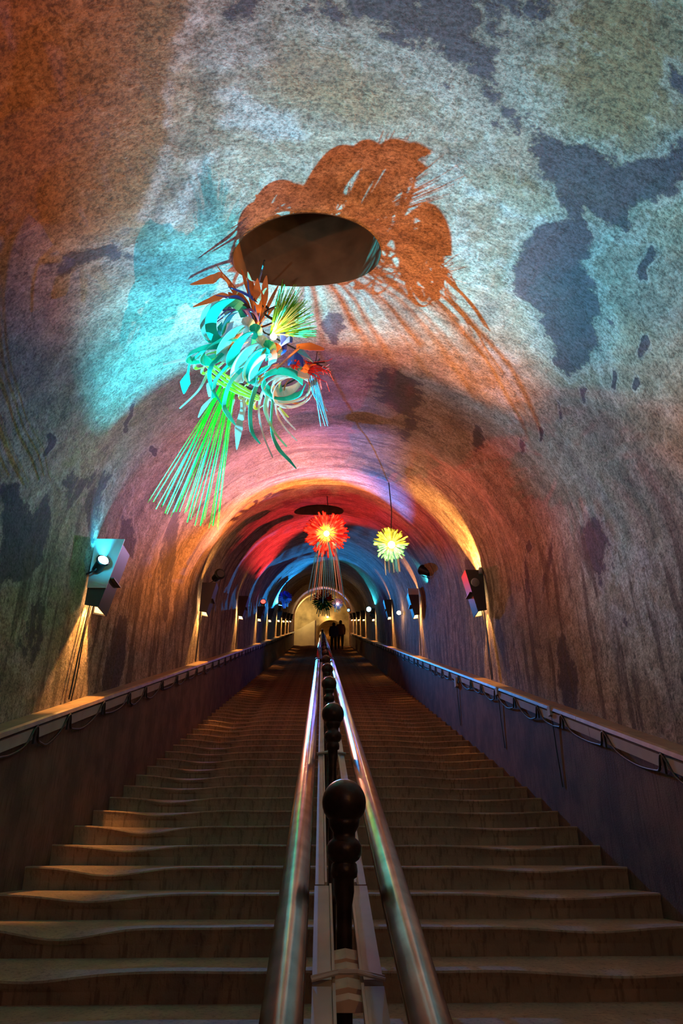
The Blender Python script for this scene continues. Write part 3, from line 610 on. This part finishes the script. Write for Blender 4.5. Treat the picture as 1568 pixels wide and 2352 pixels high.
# ------------------------------------------------------------------ paper sculptures
PM = {}
def pm(name, col, tr=.35, em=0): PM[name] = simple('paper_'+name, col, .55, trans=tr)
pm('teal', (.02, .66, .52)); pm('white', (.80, .82, .78)); pm('lime', (.80, .92, .18)); pm('green', (.04, .85, .03)); pm('grass', (.13, .55, .02)); pm('orange', (.85, .22, .05), .15)
pm('blue', (.04, .12, .75), .15); pm('purple', (.22, .10, .38), .15); pm('red', (.9, .04, .03), .3); pm('yellow', (.9, .75, .12)); pm('mint', (.35, .9, .7)); pm('sky', (.15, .6, .9)); pm('dark', (.05, .02, .03), .1)
def strip(pts, widths, side, mat, parent, name, thick=.0025, ns=6, origin=Vector()):
    """flat paper strip following pts; side = approximate width direction"""
    P = smoothpath(pts, ns); m = len(P); W = []
    for i in range(m):
        q = i/(m-1)*(len(widths)-1); a = int(min(q, len(widths)-2)); W.append(widths[a]+(widths[a+1]-widths[a])*(q-a))
    vs = []; side = Vector(side); last = None
    for i, p in enumerate(P):
        t = (P[min(i+1, m-1)]-P[max(i-1, 0)]).normalized(); s = side-t*side.dot(t)
        if s.length < .15: s = last if last else t.orthogonal()
        s.normalize(); last = s; n = s.cross(t).normalized()*thick; wv = s*W[i]/2; p = p-origin
        vs += [p-wv-n, p+wv-n, p+wv+n, p-wv+n]
    fs = [(i*4+k, i*4+(k+1) % 4, i*4+4+(k+1) % 4, i*4+4+k) for i in range(m-1) for k in range(4)]+[(3, 2, 1, 0), (m*4-4, m*4-3, m*4-2, m*4-1)]
    return link(name, vs, fs, mat, parent)
D1 = 4.45
def c1(x, y, dz=0.0): return at_depth(320+x/3.136, 560+y/3.136, float(np.interp(y, [200, 350, 700, 950, 1650, 1900], [4.02, 4.2, 4.45, 4.7, 5.4, 5.6]))+dz)
O1 = c1(800, 800)
SC = thing('paper_sculpture', 'large hanging sculpture of teal ribbons, orange leaves and long green rods', 'sculpture', O1)
KX = D1/F/3.136              # metres per zoom pixel
def st1(pts, w_, side, mat, name, thick=.0025):
    s = RIGHT*side[0]+UP*side[1]+FWD*side[2]; P_ = [c1(*p) for p in pts]
    if name == 'leaf': s = (P_[-1]-P_[0]).cross(FWD).normalized()+FWD*.35
    return strip(P_, [v*KX for v in w_], s, PM[mat], SC, name, thick, 6, O1)
r = random.Random(3)
# hanging tendrils
TD = [([(480,820,.05),(340,830,0),(170,870,-.05)], [40,22,14], (0,1,.2), 'white'), ([(470,760,.0),(370,850,0),(350,930,0),(330,1000,0),(320,1080,0)], [20,14,20,80,6], (1,0,.2), 'teal'),
 ([(490,940,.05),(420,1060,0),(290,1185,-.05)], [26,20,14], (1,.5,.3), 'white'), ([(600,790,-.1),(510,900,-.15),(520,1030,-.12),(600,1170,-.1)], [30,34,26,8], (.8,0,.6), 'teal'),
 ([(650,860,-.1),(550,980,-.12),(530,1110,-.1)], [34,30,30], (.8,.2,.6), 'teal'), ([(530,1100,0),(470,1170,0),(425,1250,0)], [14,46,6], (1,.4,.2), 'white'),
 ([(740,900,-.15),(650,1010,-.18),(610,1160,-.15),(640,1230,-.14),(690,1305,-.13)], [36,34,30,40,10], (.8,.1,.6), 'teal'), ([(720,1040,0),(735,1180,0),(715,1330,0),(700,1485,0)], [18,16,66,4], (1,0,.2), 'white'),
 ([(750,1080,.05),(755,1180,.05),(750,1270,.05)], [10,26,6], (1,0,.2), 'white'),
 ([(840,1030,-.12),(800,1180,-.14),(810,1350,-.12),(870,1440,-.1)], [34,32,30,10], (.9,0,.5), 'teal'), ([(890,1060,0),(860,1190,0),(890,1370,0),(960,1540,0)], [18,16,14,12], (1,0,.4), 'white'),
 ([(925,1080,-.1),(905,1200,-.1),(970,1350,-.05),(1060,1460,0)], [30,24,18,14], (.9,0,.5), 'mint'), ([(960,1120,-.05),(950,1330,-.05),(1000,1470,-.05),(1080,1560,0),(1130,1620,0)], [20,18,34,26,8], (1,.2,.4), 'teal'),
 ([(980,1150,0),(1000,1250,0),(1060,1340,0),(1135,1420,0)], [16,14,14,12], (1,.3,.4), 'white'), ([(1000,1180,.05),(1060,1270,.05),(1125,1340,.05)], [16,14,12], (1,.3,.4), 'white'),
 ([(560,1000,.1),(500,1010,.1),(510,1100,.1)], [30,34,26], (1,.2,.4), 'white'), ([(680,1120,.1),(650,1240,.1),(645,1330,.1)], [20,18,8], (1,.2,.4), 'white'), ([(1000,1180,.1),(1040,1220,.1),(1075,1250,.1)], [30,26,6], (1,-.4,.4), 'lime'),
 ([(930,1090,.05),(925,1230,.05),(955,1350,.05)], [14,12,10],(1,0,.3),'white'), ([(780,1090,.0),(800,1180,0),(770,1160,.0)],[14,12,10],(1,0,.3),'white')]
for pts, w_, sd, mt in TD: st1(pts, w_, sd, mt, 'ribbon')
# curled ribbon loops: ellipses in a tilted plane
def loop(cx, cy, rx, ry, rot, w_, side, mat, dz=0, dd=.12, a0=0, a1=330):
    pts = []
    for k in range(13):
        a = math.radians(a0+(a1-a0)*k/12); x = rx*math.cos(a); y = ry*math.sin(a); c, s_ = math.cos(math.radians(rot)), math.sin(math.radians(rot))
        pts.append((cx+x*c-y*s_, cy+x*s_+y*c, dz+dd*math.sin(a+.6)))
    st1(pts, [v*1.35 for v in w_], side, mat, 'ribbon_loop')
for a in [(640,570,125,150,15,[46,56,60,50],(.4,-.2,1),'teal',-.05), (560,560,95,130,5,[40,46,50],(.3,0,1),'white',.0), (520,590,60,110,-8,[40,40,40],(.2,.2,1),'teal',.05), (700,600,80,120,20,[40,44,40],(.3,.2,1),'teal',.12),
          (700,690,55,130,38,[80,100,90,70],(.5,.4,.9),'white',-.12), (760,740,50,130,36,[70,90,90,60],(.5,.4,.9),'teal',-.15), (800,830,55,135,36,[80,100,90,70],(.6,.4,.8),'white',-.18), (870,850,55,120,32,[70,90,80,60],(.6,.4,.8),'teal',-.2),
          (890,890,50,115,30,[50,60,50],(.6,.3,.8),'white',-.18), (590,760,150,60,-25,[50,60,44],(.2,.6,.8),'teal',-.05), (470,790,130,40,-15,[36,44,30],(.2,.8,.6),'teal',0),
          (1040,1010,150,90,10,[60,64,50],(.2,.8,.7),'teal',-.1), (1070,1040,170,100,-5,[26,30,26],(.2,.7,.8),'white',-.05), (1110,1060,150,110,-20,[22,26,22],(.2,.7,.8),'white',.0), (1120,1010,110,120,0,[22,26,22],(.4,.5,.8),'mint',.05), (1060,1000,110,60,-20,[60,60,50],(.1,.9,.5),'white',-.02),
          (1140,1050,95,100,30,[14,16,12],(.3,.5,.8),'orange',.08), (930,840,60,110,30,[40,46,40],(.7,.3,.6),'orange',-.1), (760,700,60,150,36,[60,60,40],(.5,.4,.8),'orange',.02)]:
    a = list(a); loop(*a[:8], dz=a[8])
# lime lattice drum
for k in range(9):
    cx = 480+k*52; cy = 840+k*34
    loop(cx, cy, 36, 95, 58-k*2, [18,20,18], (.5,.5,.8), 'lime', dz=.08, dd=.1, a1=350)
for k in range(3): st1([(440+20*k,800+60*k,.05),(560+10*k,900+50*k,-.02),(700,1010+30*k,-.04),(860,1100+12*k,.0)], [20,24,24,18], (.3,.9,.3), 'lime', 'lattice_band')
# orange leaves
for (ex, ey, w_, bend) in [(600,220,34,-20),(365,295,60,-80),(385,455,46,-40),(735,185,40,20),(780,200,60,10),(850,250,70,0),(915,230,60,30),(1000,300,26,30),(700,330,60,-30),(640,350,70,-50),(890,330,60,10),(560,160,10,-60),(960,470,30,20),(930,440,30,20),(1010,420,16,20)]:
    mx, my = (850+ex)/2+bend*.5, (600+ey)/2-abs(bend); dz = r.uniform(-.12, .15)
    if ex < 500:
        mx, my = (ex+160, ey-(70 if ey < 400 else 90))
        st1([(830,560,0),(760,(430 if ey<400 else 480),dz*.5),(mx+80,my+10,dz),(mx,my+30,dz),(ex,ey,dz)], [14,14,30,w_,4], (.3,1,.2), 'orange', 'leaf')
    else: st1([(850,600,0),(mx,my,dz),((mx+ex)/2,(my+ey)/2,dz),(ex,ey,dz*1.3)], [14,w_,w_*.8,4], (1,.3,.3), 'orange', 'leaf')
# dark purple and blue curved feathers
for (mx, my, ex, ey, mt) in [(700,400,550,370,'purple'),(690,430,500,600,'purple'),(720,460,560,560,'purple'),(700,380,620,390,'blue'),(740,430,640,460,'dark'),(780,470,600,480,'purple'),(800,380,780,260,'blue'),(860,420,900,330,'dark'),(830,400,870,360,'dark'),(900,500,1000,440,'dark'),(760,360,640,310,'blue')]:
    st1([(850,610,-.05),(mx+70,my+60,-.08),(mx,my,-.1),(ex,ey,-.06)], [16,20,18,5], (.4,.9,.3), mt, 'feather')
# green needle brush
nb = MB()
for k in range(230):
    a = r.uniform(0, 1); ang = math.radians(-82+a*88); L = r.uniform(230, 400)*(1.0 if a < .35 else .95-.12*a); e = (950+L*math.cos(ang), 650+L*math.sin(ang)*1.02, r.uniform(-.35, .35)); m_ = (950+L*.5*math.cos(ang)+r.uniform(-6, 6), 650+L*.5*math.sin(ang), e[2]*.4)
    nb.tube([c1(950+r.uniform(-8, 8), 650+r.uniform(-8, 8), 0)-O1, c1(*m_)-O1, c1(*e)-O1], [3.2*KX, 3.2*KX, 1.8*KX], 3)
o = nb.build('needle_brush', PM['grass'], SC); o['kind'] = 'stuff'; o['label'] = 'green needle brush'
nb = MB()
for k in range(26):
    ang = math.radians(r.uniform(-75, 5)); L = r.uniform(90, 260); nb.tube([c1(955, 650, -.02)-O1, c1(955+L*math.cos(ang), 650+L*math.sin(ang), r.uniform(-.25, .1))-O1], [6*KX, 3*KX], 4)
o = nb.build('yellow_needles', PM['yellow'], SC); o['kind'] = 'stuff'
# bulb
b = MB(); b.lathe([(.022*math.sin(math.pi*k/8)+1e-4, -.022*math.cos(math.pi*k/8)) for k in range(9)], 14, c1(965, 668, -.08)-O1); b.build('bulb', M['e_bulb'], SC, True)
point('sculpture_bulb', c1(965, 668, -.14), (1.0, .62, .2), 4, .02)
spot('front_fill', (-.9, .3, nz(.3)+1.9), c1(760, 900), (.85, 1.0, .95), 90, 36, .6, .03)  # added key fill on the sculpture from the camera side
b = MB(); b.tube(smoothpath([c1(960,660,0)-O1, c1(900,640,.05)-O1, c1(860,560,.1)-O1, c1(840,380,.2)-O1, c1(900,120,.0)-O1], 5), .006, 6); b.build('cord', M['cable'], SC, True)
b = MB(); b.tube([c1(850,600,.02)-O1, c1(700,760,.05)-O1, c1(600,930,.08)-O1, c1(900,1100,.08)-O1, c1(1150,960,.05)-O1, c1(1130,760,.03)-O1, c1(960,670,0)-O1], .006, 6); b.build('wire_frame', M['cable'], SC)
# folded blue paper, orange arms, red knot
st1([(1030,640,-.1),(1040,760,-.12),(1010,800,-.1)], [40,44,30], (1,.1,.3), 'blue', 'folded_paper'); st1([(1000,740,-.11),(1080,690,-.12),(1100,700,-.1)], [40,50,30], (.2,1,.3), 'blue', 'folded_paper')
st1([(1070,850,-.06),(1120,820,-.08),(1180,860,-.04)], [60,110,60], (.1,1,.3), 'blue', 'folded_paper'); st1([(1140,760,-.03),(1200,800,-.05),(1250,850,0)], [50,60,20], (-.5,1,.3), 'sky', 'folded_paper')
st1([(1150,750,-.14),(1060,830,-.16),(950,930,-.17),(860,990,-.16)], [50,34,40,60], (.5,.8,.2), 'orange', 'arm_strip'); st1([(1130,740,0),(1230,740,0),(1330,760,.02)], [30,60,14], (.1,1,.2), 'orange', 'arm_strip')
st1([(1180,930,-.05),(1210,880,-.06),(1270,870,0)], [70,60,20], (1,.3,.3), 'orange', 'arm_strip'); st1([(1000,960,-.1),(1110,930,-.12),(1220,960,-.1)], [20,60,30], (.1,1,.4), 'white', 'arm_strip')
b = MB()
for k in range(40):
    d = Vector((r.gauss(0,1), r.gauss(0,1), r.gauss(0,1))).normalized(); c0 = c1(1122, 868, -.12)-O1; b.tube([c0, c0+d*.035], .004, 4)
b.build('red_knot', PM['red'], SC)
nb = MB()
for k in range(34):
    ang = math.radians(r.uniform(-15, 80)); L = r.uniform(80, 330); c0 = (1210+r.uniform(-30, 30), 850+r.uniform(-20, 90)); nb.tube([c1(c0[0], c0[1], -.02)-O1, c1(c0[0]+L*.5*math.cos(ang), c0[1]+L*.45*math.sin(ang), 0)-O1, c1(c0[0]+L*.6*math.cos(ang), c0[1]+L*math.sin(ang), r.uniform(-.1, .1))-O1], [3.5*KX, 3*KX, 2*KX], 4)
o = nb.build('red_spines', PM['red'], SC); o['kind'] = 'stuff'
nb = MB()
for k in range(14):
    x0 = 1250+r.uniform(-30, 30); nb.tube([c1(x0, 930+r.uniform(-80, 60), 0)-O1, c1(x0+30, 1080, 0)-O1, c1(1310+r.uniform(-20, 50), 1180+r.uniform(0, 150), 0)-O1], [5*KX, 5*KX, 3*KX], 4)
o = nb.build('blue_spines', PM['sky'], SC); o['kind'] = 'stuff'
for (ex, ey) in [(1335,850),(1340,895),(1300,830),(1280,780)]: st1([(1190,850,0),(1260,860,0),(ex,ey,0)], [10,10,14], (.2,1,.3), 'dark', 'feather')
# green rods
ends = [(60,1865),(100,1858),(120,1910),(160,1895),(185,1940),(200,1945),(225,1970),(245,1930),(265,1930),(325,1940),(338,1930),(345,2005),(370,1985),(400,2030),(440,2030),(455,2010),(500,2050),(515,2020),(530,2030),(565,2060),(560,2040),(575,1930),(290,1930),(170,1880),(470,1985),(390,1960)]
ends.sort()
for i, (ex, ey) in enumerate(ends):
    q = i/(len(ends)-1); sx, sy = 590+q*115+r.uniform(-14, 14), 1010+r.uniform(-60, 60)-q*60; dz = r.uniform(-.08, .08); rr = r.choice([2.0, 2.4, 2.8, 4, 6])*KX
    b = MB(); b.tube([c1(sx, sy, .06)-O1, c1(ex, ey, dz)-O1], rr, 6); b.build('rod', PM['green'], SC, True)
# smaller blossom sculptures
def blossom(px, py, d, rad, mats, ntail, tail, label, bulb=1.0, core='yellow', tailx=0, tailm=('sky','white')):
    o0 = at_depth(px, py, d); t = thing('paper_sculpture', label, 'sculpture', o0)
    rr = random.Random(int(px*7+py)); mpp = d/F; Rm = rad*mpp
    for k in range(96):
        a = 2*math.pi*k/96+rr.uniform(-.06, .06); lift = rr.uniform(-.45, .45); L = Rm*rr.uniform(.78, 1.1); dirv = RIGHT*math.cos(a)+UP*math.sin(a)-FWD*lift; q = (math.sin(a)+1)/2
        mt = mats[0] if q > rr.uniform(.35, .65) else mats[1]
        pts = [-FWD*.01, dirv*L*.5-FWD*.03, dirv*L*.85, dirv*L+(-FWD)*Rm*.18, dirv*L*.8-FWD*Rm*.3*rr.uniform(.4, 1)]
        strip(pts, [Rm*.03, Rm*.05, Rm*.085, Rm*.07, Rm*.03], dirv.cross(FWD), PM[mt], t, 'petal', .002, 3)
    b = MB()
    for k in range(150):
        a = rr.uniform(0, 6.28); lift = rr.uniform(.1, 1.2); dirv = (RIGHT*math.cos(a)+UP*math.sin(a)-FWD*lift).normalized(); b.tube([Vector(), dirv*Rm*rr.uniform(.35, .6)], [Rm*.02, Rm*.008], 3)
    q = b.build('stamens', PM[core], t); q['kind'] = 'stuff'
    if bulb > 0:
        b = MB(); b.lathe([(.05*math.sin(math.pi*k/8)+1e-4, -.05*math.cos(math.pi*k/8)) for k in range(9)], 12, -FWD*.14); b.build('bulb', M['e_bulb'], t, True)
        point('blossom_light', o0-FWD*.30, (1.0, .66, .26), 14*bulb, .05)
    for k in range(ntail):
        x = (k/(max(ntail-1, 1))-.5); e = RIGHT*(x*tail[0]*mpp+tailx*mpp)-UP*(tail[1]*mpp*rr.uniform(.8, 1.0))+FWD*rr.uniform(-.1, .1)
        strip([RIGHT*x*Rm*.8-UP*Rm*.4, (RIGHT*x*Rm*.8-UP*Rm*.4)*.5+e*.5, e], [2.6*mpp, 2.2*mpp, 1.8*mpp], RIGHT, PM[rr.choice(tailm)], t, 'streamer', .002, 3)
    b = MB(); top = Vector((0, 0, min(nz(o0.y)+HS+math.sqrt(max(R*R-(o0.x-CX)**2, 0))-o0.z-.02, 1.6))); b.tube([Vector((0,0,0)), top*.5+Vector((.03,0,0)), top], .008, 5); b.build('cord', M['cable'], t)
    return t
def dep(px, py, h):       # depth at which the pixel is h above the nosing line
    rr = ray(px, py); return (h-EYE)/(rr.z-S*rr.y)
blossom(750, 1225, dep(750, 1225, 3.25), 50, ('red', 'red'), 16, (86, 165), 'red paper blossom with a glowing yellow core and long pale streamers under a round opening', 1.0)
blossom(897, 1250, dep(897, 1250, 2.75), 38, ('lime', 'mint'), 12, (34, 72), 'yellow-green paper blossom glowing white, hanging close to the right wall', .9, tailx=6)
blossom(742, 1378, dep(742, 1378, 2.9), 24, ('red', 'teal'), 8, (30, 40), 'far red and turquoise paper blossom below the streamers of the red one', 0, 'sky')
blossom(655, 1372, dep(655, 1372, 2.6), 15, ('blue', 'sky'), 5, (12, 26), 'small dark blue paper blossom by the far left wall', 0, 'sky')
blossom(775, 1386, dep(775, 1386, 2.5), 13, ('purple', 'blue'), 5, (12, 22), 'small violet paper blossom far right of the turquoise one', .3, 'purple')

for o in list(bpy.data.objects):
    g_ = {'paper_sculpture': 'hanging paper sculptures', 'spot_lamp': 'coloured spot lamps on the walls', 'junction_box': 'grey junction boxes under the right rail', 'person': 'people at the top of the stairs', 'coping_rail': 'coping rails', 'power_cable': 'looped power cables'}.get(o.name.split('.')[0])
    if g_ and o.parent is None and not o.get('group'): o['group'] = g_
